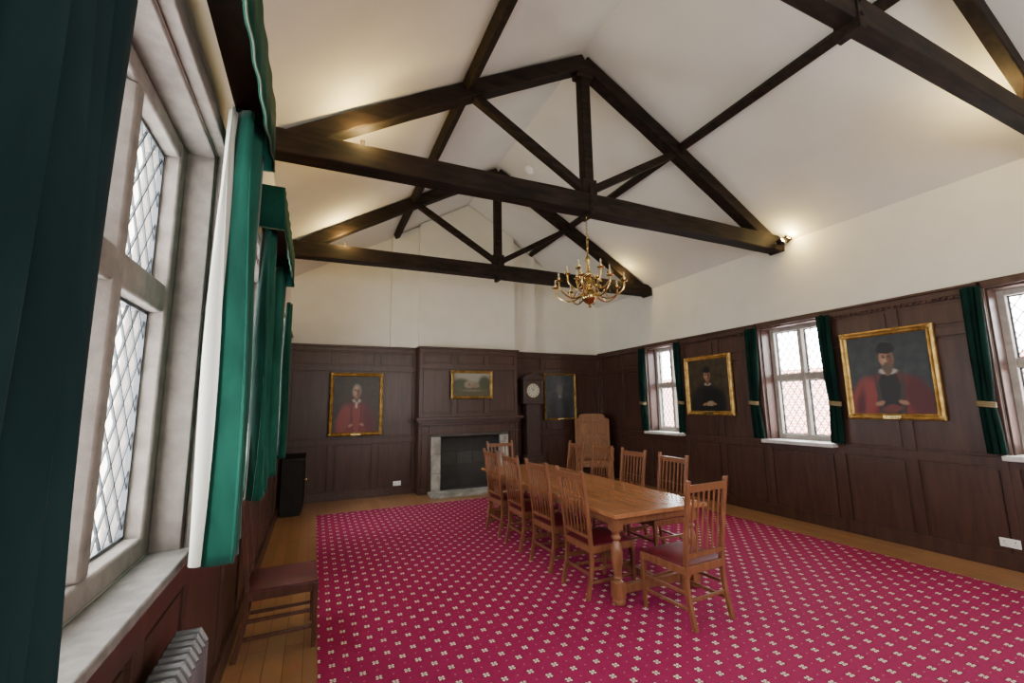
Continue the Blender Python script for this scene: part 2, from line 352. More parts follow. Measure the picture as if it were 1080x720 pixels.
for w in RW: window(n,'R',w,2.06,'two-light stone mullioned window with diamond leaded glass'); n+=1
# ---------------------------------------------------------------- curtains
def curtain_part(bm,xc,y0,y1,z0,z1,folds,amp,edge=None,tz=None,tw=.5,ph=0,rows=40):
    N=folds*12; g=[]
    for j in range(rows+1):
        v=j/rows; z=z0+(z1-z0)*v; k=1
        if tz is not None:
            d=abs(z-tz)/(z1-tz if z>tz else (tz-z0)*1.6); k=tw+(1-tw)*min(1,d)**.6
        row=[]
        for i in range(N+1):
            u=i/N; y=y0+(y1-y0)*u
            if tz is not None: y=(edge+(y-edge)*k)
            a=amp*(.55+.45*(1-v))*(1+.25*math.sin(3.1*u+ph))
            x=xc+a*math.sin(2*math.pi*folds*u+ph+.5*math.sin(2.2*v+ph))+.012*math.sin(5*v+9*u)
            y+= .25*amp*math.sin(4*math.pi*folds*u+ph)
            row.append(bm.verts.new((x,y,z)))
        g.append(row)
    for a,b in zip(g,g[1:]):
        for i in range(N): bm.faces.new((a[i],a[i+1],b[i+1],b[i]))
def curtain(side,xc,y0,y1,z0,z1,folds,amp,mat='velvet',edge=None,tz=None,tw=.5,ph=0,lining=None,label='',group='green velvet curtains'):
    t=thing('curtain',label,'curtain',(xc,(y0+y1)/2,z0),group=group)
    ym=(y0+y1)/2
    bm=B(); curtain_part(bm,0,y0-ym,y1-ym,0,z1-z0,folds,amp,None if edge is None else edge-ym,None if tz is None else tz-z0,tw,ph)
    c=mk('cloth',bm,mat,t,fix=False); s=c.modifiers.new('s','SOLIDIFY'); s.thickness=.008
    if lining:
        bm=B(); curtain_part(bm,lining[0],lining[1]-ym,lining[2]-ym,.01,z1-z0,2,amp*.3,None if edge is None else edge-ym,None if tz is None else tz-z0,tw,ph)
        mk('lining',bm,'lining',t,fix=False,label='cream lining')
    if tz is not None:
        a=min(y0,y1,key=lambda q:abs(q-edge)); far=edge+((y0 if a==y1 else y1)-edge)*tw
        c0,c1=sorted((edge,far)); bm=B(); pts=[]
        for i in range(25):
            th=2*math.pi*i/24; pts.append(((amp+.02)*math.sin(th),(c0+c1)/2-ym+(c1-c0+.03)/2*math.cos(th),tz-z0+.01*math.cos(th)))
        for dz in (-.02,0,.02): tube(bm,[(p[0],p[1],p[2]+dz) for p in pts],.010,6)
        mk('tieback',bm,'braid',t,label='gold braid tieback')
    return t
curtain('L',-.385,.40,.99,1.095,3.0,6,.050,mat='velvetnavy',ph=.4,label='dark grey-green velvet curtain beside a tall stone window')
curtain('L',-.355,2.13,2.52,1.09,3.05,3,.070,ph=1.2,lining=(-.048,2.118,2.18),label='green velvet curtain with cream lining beside the stone window')
curtain('L',-.37,3.45,3.86,1.09,3.05,4,.050,ph=.2,lining=(-.045,3.5,3.9),label='green velvet curtain hanging by the second stone window')
curtain('L',-.37,4.58,4.98,1.09,3.05,4,.050,ph=2.0,lining=(-.045,4.5,4.9),label='green velvet curtain at the end of the second stone window')
curtain('L',-.37,6.15,6.5,1.09,3.05,4,.04,ph=.9,label='green velvet curtain hanging by the third stone window')
xc=XR-.07
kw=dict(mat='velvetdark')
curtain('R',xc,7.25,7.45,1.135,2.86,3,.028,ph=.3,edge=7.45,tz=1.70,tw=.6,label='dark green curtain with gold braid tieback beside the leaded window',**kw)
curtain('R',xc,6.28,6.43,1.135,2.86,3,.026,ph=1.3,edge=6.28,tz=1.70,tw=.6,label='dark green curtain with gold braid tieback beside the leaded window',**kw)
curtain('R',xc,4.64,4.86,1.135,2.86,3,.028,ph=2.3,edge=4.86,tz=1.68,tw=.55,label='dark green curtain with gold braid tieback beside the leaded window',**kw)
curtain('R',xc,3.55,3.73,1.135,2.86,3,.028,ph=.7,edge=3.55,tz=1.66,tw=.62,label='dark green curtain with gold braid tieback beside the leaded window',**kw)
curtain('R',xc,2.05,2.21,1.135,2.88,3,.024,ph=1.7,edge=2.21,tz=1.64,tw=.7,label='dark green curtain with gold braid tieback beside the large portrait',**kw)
def pelmet(y0,y1,z0,z1,x,label,sc=.035):
    t=thing('pelmet',label,'pelmet',(XL,(y0+y1)/2,z0),group='green velvet pelmets'); ym=(y0+y1)/2
    path=[(.03,y0-ym)]+[(x-XL,y0-ym)]+[(x-XL,y1-ym)]+[(.03,y1-ym)]
    P=[]
    for (a,b),(c,d) in zip(path,path[1:]):
        L=math.hypot(c-a,d-b); n=max(4,int(L/.02))
        for i in range(n): P.append((a+(c-a)*i/n,b+(d-b)*i/n))
    P.append(path[-1]); bm=B(); rows=[]; s=0; bot=[]
    for k,(a,b) in enumerate(P):
        if k: s+=math.hypot(a-P[k-1][0],b-P[k-1][1])
        zb=-sc*abs(math.sin(math.pi*s/.6)); w=.003*math.sin(2*math.pi*s/.21)
        aa=a+w if k>12 else a
        rows.append((bm.verts.new((aa+.004,b,zb)),bm.verts.new((aa,b,(z1-z0)*.5)),bm.verts.new((aa*.98,b,z1-z0)))); bot.append((aa+.006,b,zb))
    for p,q in zip(rows,rows[1:]):
        for i in (0,1): bm.faces.new((p[i],q[i],q[i+1],p[i+1]))
    c=mk('valance',bm,'velvetpel',t,fix=False); sm=c.modifiers.new('s','SOLIDIFY'); sm.thickness=.008
    bm=B(); tube(bm,bot,.0045,6); mk('fringe',bm,'fringe',t,label='thin olive fringe')
    bm=B(); box(bm,.03,x-XL-.01,y0-ym+.02,y1-ym-.02,z1-z0-.03,z1-z0-.005); mk('pelmet_board',bm,'panel',t)
pelmet(.30,2.58,3.0,3.34,-.27,'green velvet pelmet with thin fringe over the first window',sc=.012)
pelmet(3.40,5.05,2.98,3.30,-.27,'green velvet pelmet with thin fringe over the second window',sc=.010)
# ---------------------------------------------------------------- roof trusses
ZT=4.08
def hewn(bm,p0,p1,w,h,up=(0,0,1),bow=.03,n=14):
    p0,p1=Vector(p0),Vector(p1); d=(p1-p0).normalized(); s=d.cross(Vector(up)).normalized(); u=s.cross(d); rings=[]
    for i in range(n+1):
        t=i/n; c=p0.lerp(p1,t)+u*bow*math.sin(math.pi*t); a=w*(1+random.uniform(-.03,.03)); b=h*(1+random.uniform(-.04,.04))
        rings.append([bm.verts.new(c+s*x*a/2+u*z*b/2) for x,z in ((-1,-1),(1,-1),(1,1),(-1,1))])
    for A,C in zip(rings,rings[1:]):
        for k in range(4): bm.faces.new((A[k],A[(k+1)%4],C[(k+1)%4],C[k]))
    bm.faces.new(rings[0]); bm.faces.new(rings[-1])
def truss(y,label,tw_=.20,th_=.235):
    t=thing('roof_truss',label,'roof truss',(XA,y,ZT-.12),group='dark timber roof trusses'); W=(XR-XL)/2+.02; c=(XR+XL)/2-XA
    bm=B(); hewn(bm,(c-W,0,.12),(c+W,0,.12),tw_,th_,bow=.02); mk('tie_beam',bm,'beam',t,bevel=.012)
    ap=ZA-ZT+.12-.15
    for sx in (-1,1):
        ex=c+sx*(W-.05); ez=ap-abs(ex)*SL
        bm=B(); hewn(bm,(ex,0,ez),(0,0,ap),tw_*.85,.175,up=(0,0,1),bow=.025); mk('rafter',bm,'beam',t,bevel=.012)
        bm=B(); sxx=sx*1.45; hewn(bm,(sx*.05,0,.34),(sxx,0,ap-abs(sxx)*SL-.06),.095,.095,up=(0,1,0),bow=0,n=6); mk('strut',bm,'beam',t,bevel=.008)
    bm=B(); box(bm,-.065,.065,-.065,.065,.22,ap+.02); box(bm,-.105,.105,-.07,.07,.22,.46); box(bm,-.115,.115,-.075,.075,ap-.22,ap-.02)
    mk('king_post',bm,'beam',t,bevel=.01)
    bm=B(); q=tw_/2+.012
    box(bm,-.03,.03,-q,q,-.02,.36)
    for s in (-.05,.05): lathe(bm,[(.015,-q-.01),(.015,q+.01)],(0,0,.12+s),8,axis='Y')
    mk('iron_strap',bm,'beam',t,label='iron strap around the beam')
    return t
T1,T2,T3=4.2,7.1,1.32
truss(T1,'dark timber king-post roof truss carrying the chandelier')
truss(T2,'dark timber king-post roof truss close to the gable wall')
truss(T3,'dark timber king-post roof truss above the first window',.12,.18)
for x,l in ((1.37,'long dark timber purlin on the window side slope'),(4.46,'long dark timber purlin under the ceiling slope')):
    z=ZA-abs(x-XA)*SL-.085; bm=B(); nx=SL if x>XA else -SL
    beam(bm,(x,YF+.0,z),(x,YB-.23,z),.095,.11,up=(nx,0,1)); mk('purlin',bm,'beam',bevel=.01,label=l,category='roof beam',group='dark timber purlins')
# ---------------------------------------------------------------- lamps on trusses
def upl(x,y,z,label,power,tilt,up=False,sc=1,lz=.13,dy=0):
    t=thing('spot_lamp',label,'lamp',(x,y,z),group='small truss spot lamps')
    bm=B(); lathe(bm,[(.03*sc,0),(.045*sc,.015*sc),(.055*sc,.09*sc),(.05*sc,.09*sc),(.045*sc,.085*sc)],seg=20,cap=False)
    if not up: box(bm,-.01,.01,-.012,.012,-.03,.01); box(bm,-.03,.03,-.03,.03,-.035,-.025)
    else: box(bm,-.02,.02,-.02,.02,-.008,.003)
    h=mk('lamp_body',bm,'beam',t); bm=B(); lathe(bm,[(.040*sc,.06*sc),(.040*sc,.07*sc)],seg=20); g=mk('bulb',bm,'lamp' if not up else 'bulb',t,label='lit warm bulb')
    h.rotation_euler=g.rotation_euler=tilt
    L=bpy.data.lights.new('lamp_light','POINT'); L.energy=power; L.color=(1,.72,.25); L.shadow_soft_size=.05
    o=bpy.data.objects.new('lamp_light',L); COL.objects.link(o)
    d=Matrix.Rotation(tilt[1],3,'Y')@Matrix.Rotation(tilt[0],3,'X')@Vector((0,0,lz)); o.parent=t; o.location=(d.x,d.y+dy,d.z)
for x,y,pw,dy,l in ((.30,T1-.065,26,-.09,'small uplight standing on the tie beam by the window wall'),(.45,T1+.065,34,.10,'small uplight on the rear edge of the tie beam'),(.30,T2-.065,34,-.09,'small uplight standing on the tie beam by the window wall'),(5.65,T2-.065,12,-.09,'small uplight standing on the tie beam over the panelled corner')):
    upl(x,y,ZT+.14,l,pw,(0,0,0),True,.40,.09,dy)
upl(5.45,T3+.03,ZT+.115,'small uplight on the tie beam above the first window',30,(0,0,0),True,.40,.09,.10)
upl(6.20,T1-.16,ZT-.05,'small lit spot lamp at the end of the tie beam',13,(math.radians(70),0,0))
upl(6.35,T1-.16,ZT+.0,'small lit spot lamp at the end of the tie beam',13,(math.radians(60),0,0))
# ---------------------------------------------------------------- carpet
bm=B(); box(bm,.09,5.78,-2.0,7.88,.001,.009); mk('carpet',bm,'carpet',smooth=False,label='crimson carpet with small cream flower motifs',category='carpet')
# ---------------------------------------------------------------- chairs
def chair(label,loc,rz,wood='chair',seatm='leather',group='slat-back dining chairs'):
    t=thing('dining_chair',label,'chair',loc,rz,group=group); w=.225; d=.22
    def st(p,q,a,b):
        bm=B(); beam(bm,p,q,a,b); mk('stretcher' if p[2]<.4 else 'seat_rail',bm,wood,t,bevel=.003)
    for sx in (-1,1):
        bm=B(); pts=[(sx*w*.93,-d-.05,0),(sx*w*.93,-d,.25),(sx*w*.93,-d,.46),(sx*w*.95,-d-.03,.75),(sx*w*.98,-d-.08,1.09)]
        pts=catmull(pts,4); fr=[]
        for p in pts:
            fr.append([bm.verts.new((p.x+a*.016,p.y+b*.016,p.z)) for a,b in ((-1,-1),(1,-1),(1,1),(-1,1))])
        for A,C in zip(fr,fr[1:]):
            for k in range(4): bm.faces.new((A[k],A[(k+1)%4],C[(k+1)%4],C[k]))
        bm.faces.new(fr[0]); bm.faces.new(fr[-1])
        mk('leg',bm,wood,t,bevel=.003)
        bm=B(); beam(bm,(sx*w,d,0),(sx*w,d,.44),.026,.026,up=(0,1,0),w1=.040,h1=.040); mk('leg',bm,wood,t,bevel=.004)
        for z in (.14,.25): st((sx*w*.98,-d,z),(sx*w*.98,d,z),.018,.024)
        st((sx*w*.97,-d,.41),(sx*w,d,.41),.025,.06)
    st((-w,d,.22),(w,d,.22),.018,.024); st((-w,-d,.19),(w,-d,.19),.018,.024); st((-w,d,.41),(w,d,.41),.025,.06); st((-w,-d,.41),(w,-d,.41),.025,.06)
    bm=B(); yb=lambda z:-d-.03*max(0,(z-.46)/.29) if z<.75 else -d-.03-.05*(z-.75)/.33
    beam(bm,(-w,yb(1.025),1.025),(w,yb(1.025),1.025),.022,.055); beam(bm,(-w*.93,yb(.51),.51),(w*.93,yb(.51),.51),.020,.030)
    for i in range(6):
        x=-w*.93+(i+1)*2*w*.93/7
        zs=[.50,.65,.75,.88,1.02]
        for a,b in zip(zs,zs[1:]): beam(bm,(x*(.98+.03*a),yb(a),a),(x*(.98+.03*b),yb(b),b+.004),.009,.015,up=(1,0,0))
    mk('backrest',bm,wood,t)
    bm=B(); s=[]; n=10
    for j in range(n+1):
        row=[]
        for i in range(n+1):
            u,v=i/n*2-1,j/n*2-1; ww=(w+.012) if v>0 else w
            e=(1-max(abs(u),abs(v))**6); row.append(bm.verts.new((u*ww,v*(d+.01),.448+.022*e)))
        s.append(row)
    for a,b in zip(s,s[1:]):
        for i in range(n): bm.faces.new((a[i],a[i+1],b[i+1],b[i]))
    box(bm,-w-.005,w+.005,-d+.02,d+.015,.435,.452)
    mk('seat',bm,seatm,t,fix=False,label='maroon leather drop-in seat')
    return t
R90=math.radians(90)
CZ=.0095
c0=chair('reddish-brown slat-back dining chair at the table side',(2.51,3.66,CZ),-R90)
for y,dr in ((4.35,.02),(5.04,-.015),(5.71,.02)): clone(c0,(2.51,y,CZ),-R90+dr)
for y,dr in ((4.07,-.02),(4.77,.02),(5.47,0),(6.17,-.02)): clone(c0,(3.60,y,CZ),R90+dr)
clone(c0,(2.85,2.94,CZ),math.radians(4),'reddish-brown slat-back chair at the head of the table')
clone(c0,(2.88,6.68,CZ),math.radians(180),'slat-back chair at the table end facing away from the fireplace')
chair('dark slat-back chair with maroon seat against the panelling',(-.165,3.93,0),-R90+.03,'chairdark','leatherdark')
# ---------------------------------------------------------------- table
tb=thing('dining_table','long medium-oak refectory table with turned baluster legs','table',(2.87,4.78,CZ)); tw,tl=.53,1.63
bm=B()
for i in range(5): box(bm,-tw+i*2*tw/5+.0006,-tw+(i+1)*2*tw/5-.0006,-tl+.1,tl-.1,.725,.76)
box(bm,-tw,tw,-tl,-tl+.099,.725,.76); box(bm,-tw,tw,tl-.099,tl,.725,.76)
mk('table_top',bm,'oak',tb,bevel=.002)
lx,ly=tw-.10,tl-.13
bm=B()
for s in (-1,1): box(bm,s*lx-.015,s*lx+.015,-ly,ly,.635,.725); box(bm,-lx,lx,s*ly-.015,s*ly+.015,.635,.725)
mk('apron',bm,'oakdark',tb,bevel=.004)
for sx in (-1,1):
    for sy in (-1,1):
        bm=B(); x,y=sx*lx,sy*ly; b=.046
        box(bm,x-b,x+b,y-b,y+b,.60,.725); box(bm,x-b,x+b,y-b,y+b,.05,.18)
        lathe(bm,[(.045,0),(.056,.01),(.056,.035),(.040,.05)],(x,y,0),20)
        lathe(bm,[(.043,.18),(.027,.195),(.040,.21),(.030,.225),(.035,.26),(.048,.36),(.052,.41),(.044,.46),(.030,.50),(.026,.515),(.041,.53),(.043,.545),(.030,.56),(.032,.575),(.045,.60)],(x,y,0),24)
        mk('leg',bm,'oakdark',tb,bevel=.003,label='turned baluster leg')
for s in (-1,1):
    bm=B(); box(bm,-lx,lx,s*ly-.025,s*ly+.025,.08,.15); mk('stretcher',bm,'oakdark',tb,bevel=.004)
bm=B(); box(bm,-.025,.025,-ly,ly,.08,.15); mk('stretcher',bm,'oakdark',tb,bevel=.004)
# ---------------------------------------------------------------- throne
th=thing('throne_chair','large brown oak armchair with stepped panelled back','armchair',(5.72,8.36,0),math.radians(150))
w=.39
bm=B(); prof=[(-w,.42),(w,.42),(w,1.35),(w*.88,1.37),(w*.76,1.37),(w*.74,1.43),(w*.60,1.465),(w*.30,1.475),(0,1.475),(-w*.30,1.475),(-w*.60,1.465),(-w*.74,1.43),(-w*.76,1.37),(-w*.88,1.37),(-w,1.35)]
prism(bm,prof,'Y',-.29,-.25)
for a,b,c,d in ((-w,-w+.06,.1,1.35),(w-.06,w,.1,1.35),(-w+.06,w-.06,.5,.57),(-w+.06,w-.06,.90,.96),(-w+.06,w-.06,1.28,1.34)): box(bm,a,b,-.25,-.215,c,d)
for x in (-.165,.165): box(bm,x-.10,x+.10,-.25,-.228,.63,.84); box(bm,x-.10,x+.10,-.25,-.228,1.01,1.22)
mk('backrest',bm,'throne',th,bevel=.006)
bm=B(); box(bm,-w,w,-.26,.30,.42,.47); box(bm,-w+.03,w-.03,-.22,.27,.34,.42); mk('seat',bm,'throne',th,bevel=.008)
for s in (-1,1):
    bm=B(); box(bm,s*w-.03,s*w+.03,-.26,.31,.70,.74); lathe(bm,[(.025,.47),(.035,.52),(.022,.58),(.033,.66),(.025,.70)],(s*(w-.01),.26,0),16); mk('armrest',bm,'throne',th,bevel=.004)
    for y in (-.25,.26):
        bm=B(); box(bm,s*(w-.03)-.03,s*(w-.03)+.03,y-.03,y+.03,0,.42); mk('leg',bm,'throne',th,bevel=.005)
# ---------------------------------------------------------------- clock
ck=thing('grandfather_clock','tall dark longcase clock with round pale dial','clock',(4.40,8.78,0))
bm=B(); box(bm,-.25,.25,-.13,.13,0,.08); box(bm,-.23,.23,-.12,.12,.08,.55); prism(bm,[(-.23,.55),(.23,.55),(.17,.62),(-.17,.62)],'Y',-.12,.12); box(bm,-.165,.165,-.10,.12,.60,1.72); box(bm,-.13,.13,-.108,-.10,.70,1.62)
mk('trunk',bm,'clockwood',ck,bevel=.006)
bm=B(); box(bm,-.25,.25,-.14,.13,1.72,1.78); box(bm,-.22,.22,-.10,.12,1.78,2.24); box(bm,-.26,.26,-.15,.13,2.24,2.29)
prism(bm,[(-.25,2.29),(.25,2.29),(.2,2.34),(.1,2.36),(0,2.42),(-.1,2.36),(-.2,2.34)],'Y',-.13,.13)
for s in (-1,1): lathe(bm,[(.022,1.78),(.016,1.83),(.018,2.0),(.016,2.19),(.022,2.24)],(s*.225,-.115,0),12); lathe(bm,[(.012,0),(.025,.03),(.015,.05),(.004,.07)],(s*.2,-.08,2.34),12)
mk('hood',bm,'clockwood',ck,bevel=.004)
bm=B(); lathe(bm,[(.165,-.106),(.165,-.10)],(0,0,2.01),36,axis='Y',mi=0); lathe(bm,[(.150,-.112),(.152,-.106)],(0,0,2.01),36,axis='Y',mi=1)
for i in range(12):
    a=2*math.pi*i/12; beam(bm,(.105*math.cos(a),-.113,2.01+.105*math.sin(a)),(.138*math.cos(a),-.113,2.01+.138*math.sin(a)),.012,.004,up=(0,1,0),mi=2)
mk('dial',bm,['brass','dialwhite','black'],ck,label='round white dial with brass rim')
bm=B(); beam(bm,(0,-.118,2.01),(-.05,-.118,2.07),.012,.003,up=(0,1,0)); mk('hand',bm,'black',ck)
bm=B(); beam(bm,(0,-.122,2.01),(.02,-.122,2.12),.008,.003,up=(0,1,0)); mk('hand',bm,'black',ck)
# ---------------------------------------------------------------- paintings (flat canvases with soft painted shapes)
def rectloop(bm,w,h,prof,mi=0):
    loops=[]
    for ins,dep in prof:
        a,b=w/2-ins,h/2-ins; loops.append([bm.verts.new((x,-dep,z)) for x,z in ((-a,-b),(a,-b),(a,b),(-a,b))])
    for A,Bq in zip(loops,loops[1:]):
        for i in range(4): bm.faces.new((A[i],A[(i+1)%4],Bq[(i+1)%4],Bq[i])).material_index=mi
def oilpaint(name,cw,chh,bg1,bg2,layers):
    m,n,l,b=newmat(name)
    tc=n.new('ShaderNodeTexCoord'); mp=n.new('ShaderNodeMapping'); mp.inputs['Scale'].default_value=(1/cw,1,1/chh); mp.inputs['Location'].default_value=(.5,0,.5)
    l.new(tc.outputs['Object'],mp.inputs[0])
    nz=n.new('ShaderNodeTexNoise'); nz.inputs['Scale'].default_value=9; nz.inputs['Detail'].default_value=6; l.new(tc.outputs['Object'],nz.inputs['Vector'])
    def vm(op,a,c=None,val=None):
        x=n.new('ShaderNodeVectorMath'); x.operation=op; l.new(a,x.inputs[0])
        if c is not None: l.new(c,x.inputs[1])
        elif val is not None: x.inputs[1].default_value=val
        return x
    w1=vm('SUBTRACT',nz.outputs['Color'],val=(.5,.5,.5)); w2=vm('MULTIPLY',w1.outputs[0],val=(.050,0,.050)); P=vm('ADD',mp.outputs[0],w2.outputs[0]).outputs[0]
    P=vm('MULTIPLY',P,val=(1,0,1)).outputs[0]
    cr=n.new('ShaderNodeValToRGB'); cr.color_ramp.elements[0].position=.3; cr.color_ramp.elements[1].position=.75; cr.color_ramp.elements[0].color=(*bg1,1); cr.color_ramp.elements[1].color=(*bg2,1)
    l.new(nz.outputs['Fac'],cr.inputs[0]); col=cr.outputs[0]
    for cx,cz,rx,rz,ang,soft,c in layers:
        q=vm('SUBTRACT',P,val=(cx,0,cz)).outputs[0]; soft=min(.9,soft*1.3)
        if ang:
            r=n.new('ShaderNodeVectorRotate'); r.rotation_type='Y_AXIS'; r.inputs['Angle'].default_value=math.radians(ang); l.new(q,r.inputs['Vector']); q=r.outputs[0]
        q=vm('MULTIPLY',q,val=(1/rx,0,1/rz)).outputs[0]; ln=vm('LENGTH',q).outputs['Value']
        mr=n.new('ShaderNodeMapRange'); mr.interpolation_type='SMOOTHSTEP'; mr.inputs['From Min'].default_value=1+soft; mr.inputs['From Max'].default_value=1-soft; mr.inputs['To Min'].default_value=0; mr.inputs['To Max'].default_value=1
        l.new(ln,mr.inputs['Value']); mx=n.new('ShaderNodeMixRGB'); l.new(mr.outputs[0],mx.inputs[0]); l.new(col,mx.inputs[1]); mx.inputs[2].default_value=(*c,1); col=mx.outputs[0]
    l.new(col,b.inputs['Base Color']); S(b,'Roughness',.38); S(b,'Specular IOR Level',.35); return m
def painting(loc,rz,w,h,fw,bg1,bg2,layers,label,plaque=True,name='portrait_painting'):
    t=thing(name,label,'painting',loc,rz)
    bm=B(); rectloop(bm,w,h,[(0,0),(0,.035),(.012,.05),(fw*.3,.055),(fw*.5,.035),(fw*.65,.030),(fw*.8,.042),(fw,.022),(fw,.006)])
    for sx in (-1,1):
        for sz in (-1,1): lathe(bm,[(.001,-.062),(fw*.3,-.056),(fw*.4,-.045)],(sx*(w/2-fw*.45),0,sz*(h/2-fw*.45)),10,axis='Y')
    mk('picture_frame',bm,'gold',t,fix=True,label='ornate gilt frame')
    cw,chh=w-2*fw,h-2*fw; bm=B(); a,b=cw/2+.005,chh/2+.005
    bm.faces.new([bm.verts.new(p) for p in ((-a,-.012,-b),(a,-.012,-b),(a,-.012,b),(-a,-.012,b))])
    mk('canvas',bm,[oilpaint(name+'_oil',cw,chh,bg1,bg2,layers)],t,fix=False,smooth=False,label='painted canvas')
    if plaque:
        bm=B(); box(bm,-.09,.09,-.062,-.05,-h/2+fw*.2,-h/2+fw*.7); mk('name_plaque',bm,'brass',t)
    return t
SK=(.25,.135,.08); SKD=(.12,.056,.033); SKL=(.34,.205,.13); BK=(.006,.006,.007); WH=(.32,.30,.25); RD=(.13,.014,.015); RDD=(.06,.007,.009); RDL=(.18,.028,.026); HR=(.045,.032,.023)
def face(cx,cz,s,hair=None,beard=None,cap=None):
    L=[]
    if hair: L+= [(cx,cz+.015,.100*s,.125*s,0,.15,hair)]
    L+= [(cx,cz-.12*s,.045*s,.07*s,0,.2,SKD),(cx,cz,.078*s,.108*s,0,.12,SK),(cx+.04*s,cz-.01,.036*s,.09*s,0,.5,SKD),(cx-.025*s,cz-.02*s,.03*s,.035*s,0,.6,SKL),(cx-.01*s,cz+.07*s,.04*s,.025*s,0,.6,SKL),
         (cx-.030*s,cz+.020*s,.018*s,.010*s,0,.5,HR),(cx+.028*s,cz+.020*s,.018*s,.010*s,0,.5,HR),(cx-.030*s,cz+.038*s,.022*s,.005*s,0,.5,SKD),(cx+.028*s,cz+.038*s,.022*s,.005*s,0,.5,SKD),(cx+.006*s,cz-.012*s,.008*s,.03*s,0,.6,SKD),(cx,cz-.055*s,.026*s,.008*s,0,.5,(.17,.04,.03))]
    if beard: L+= [(cx,cz-.105*s,.06*s,.055*s,0,.3,beard),(cx,cz-.05*s,.03*s,.006*s,0,.5,beard),(cx,cz-.062*s,.02*s,.006*s,0,.5,(.16,.04,.03))]
    if cap: L+= [(cx,cz+.095*s,.105*s,.045*s,0,.12,cap),(cx,cz+.13*s,.085*s,.05*s,0,.12,cap)]
    return L
def hands(cx,cz,s): return [(cx-.12*s,cz,.05*s,.025*s,20,.3,SK),(cx+.12*s,cz+.01,.05*s,.025*s,-20,.3,SK)]
painting((.72,8.965,1.76),0,.98,1.20,.07,(.014,.010,.006),(.036,.024,.014),
 [(.5,.35,.36,.42,0,.15,(.035,.016,.010)),(.5,.12,.40,.40,0,.12,RD),(.22,.22,.13,.26,-15,.25,RDL),(.78,.22,.12,.26,15,.3,RDD),(.5,.25,.09,.34,0,.2,RDL),(.41,.2,.018,.30,4,.5,RDD),(.59,.2,.018,.30,-4,.5,RDD),(.5,.56,.09,.04,0,.3,WH),(.5,.50,.025,.07,0,.3,WH)]+hands(.5,.12,1)+face(.5,.72,1.0,hair=(.16,.15,.13)),'gilt-framed portrait of a seated grey-haired person in red robes')
painting((2.955,8.65,2.13),0,.90,.58,.055,(.05,.045,.025),(.12,.10,.05),
 [(.5,.95,.75,.38,0,.35,(.24,.23,.18)),(.2,.55,.22,.22,0,.3,(.04,.05,.02)),(.85,.58,.16,.30,0,.3,(.035,.045,.02)),(.42,.50,.14,.16,0,.15,(.20,.16,.10)),(.60,.46,.12,.10,0,.15,(.17,.13,.08)),(.42,.5,.02,.05,0,.3,(.06,.04,.03)),(.5,.15,.7,.2,0,.3,(.06,.05,.022)),(.5,.24,.25,.04,0,.5,(.13,.12,.08))],'small gilt-framed landscape picture of a country house',plaque=False,name='landscape_painting')
painting((5.24,8.965,1.88),0,.86,1.08,.045,(.030,.036,.040),(.062,.074,.080),  # background wash and soft veil over the face paint glare into the canvas
 [(.5,.12,.36,.40,0,.35,(.020,.022,.025))]+face(.5,.66,.85,hair=(.04,.042,.044))+[(.5,.66,.10,.14,0,.5,(.10,.09,.08)),(.5,.5,.06,.03,0,.5,(.13,.14,.14))],'gilt-framed dim blue-grey portrait with glare painted into the canvas colours')
painting((XR-.005,5.70,2.0),-R90,1.02,1.06,.075,(.022,.016,.009),(.058,.042,.022),
 [(.48,.08,.44,.44,0,.12,BK),(.22,.2,.12,.25,-15,.3,(.012,.011,.012)),(.48,.52,.08,.03,0,.3,WH),(.52,.14,.10,.05,8,.15,(.24,.20,.13))]+hands(.50,.13,1)+face(.48,.69,1,cap=BK,hair=HR),'gilt-framed portrait of a person in black cap and robes')
painting((XR-.005,2.99,2.01),-R90,.98,1.11,.075,(.014,.020,.026),(.035,.042,.045),
 [(.5,.05,.50,.46,0,.10,RD),(.17,.20,.17,.27,-18,.2,RDL),(.84,.18,.15,.28,18,.25,RDD),(.10,.10,.05,.22,-10,.5,RDD),(.5,.15,.17,.42,0,.10,BK),(.36,.2,.03,.32,6,.4,(.03,.022,.02)),(.64,.2,.03,.32,-6,.4,(.03,.022,.02)),(.5,.535,.115,.042,0,.2,WH),(.5,.06,.12,.05,5,.2,(.10,.02,.02))]+hands(.5,.13,1.2)+face(.5,.70,1.15,cap=BK,beard=(.08,.06,.045)),'large gilt-framed portrait of a bearded person in red robes')
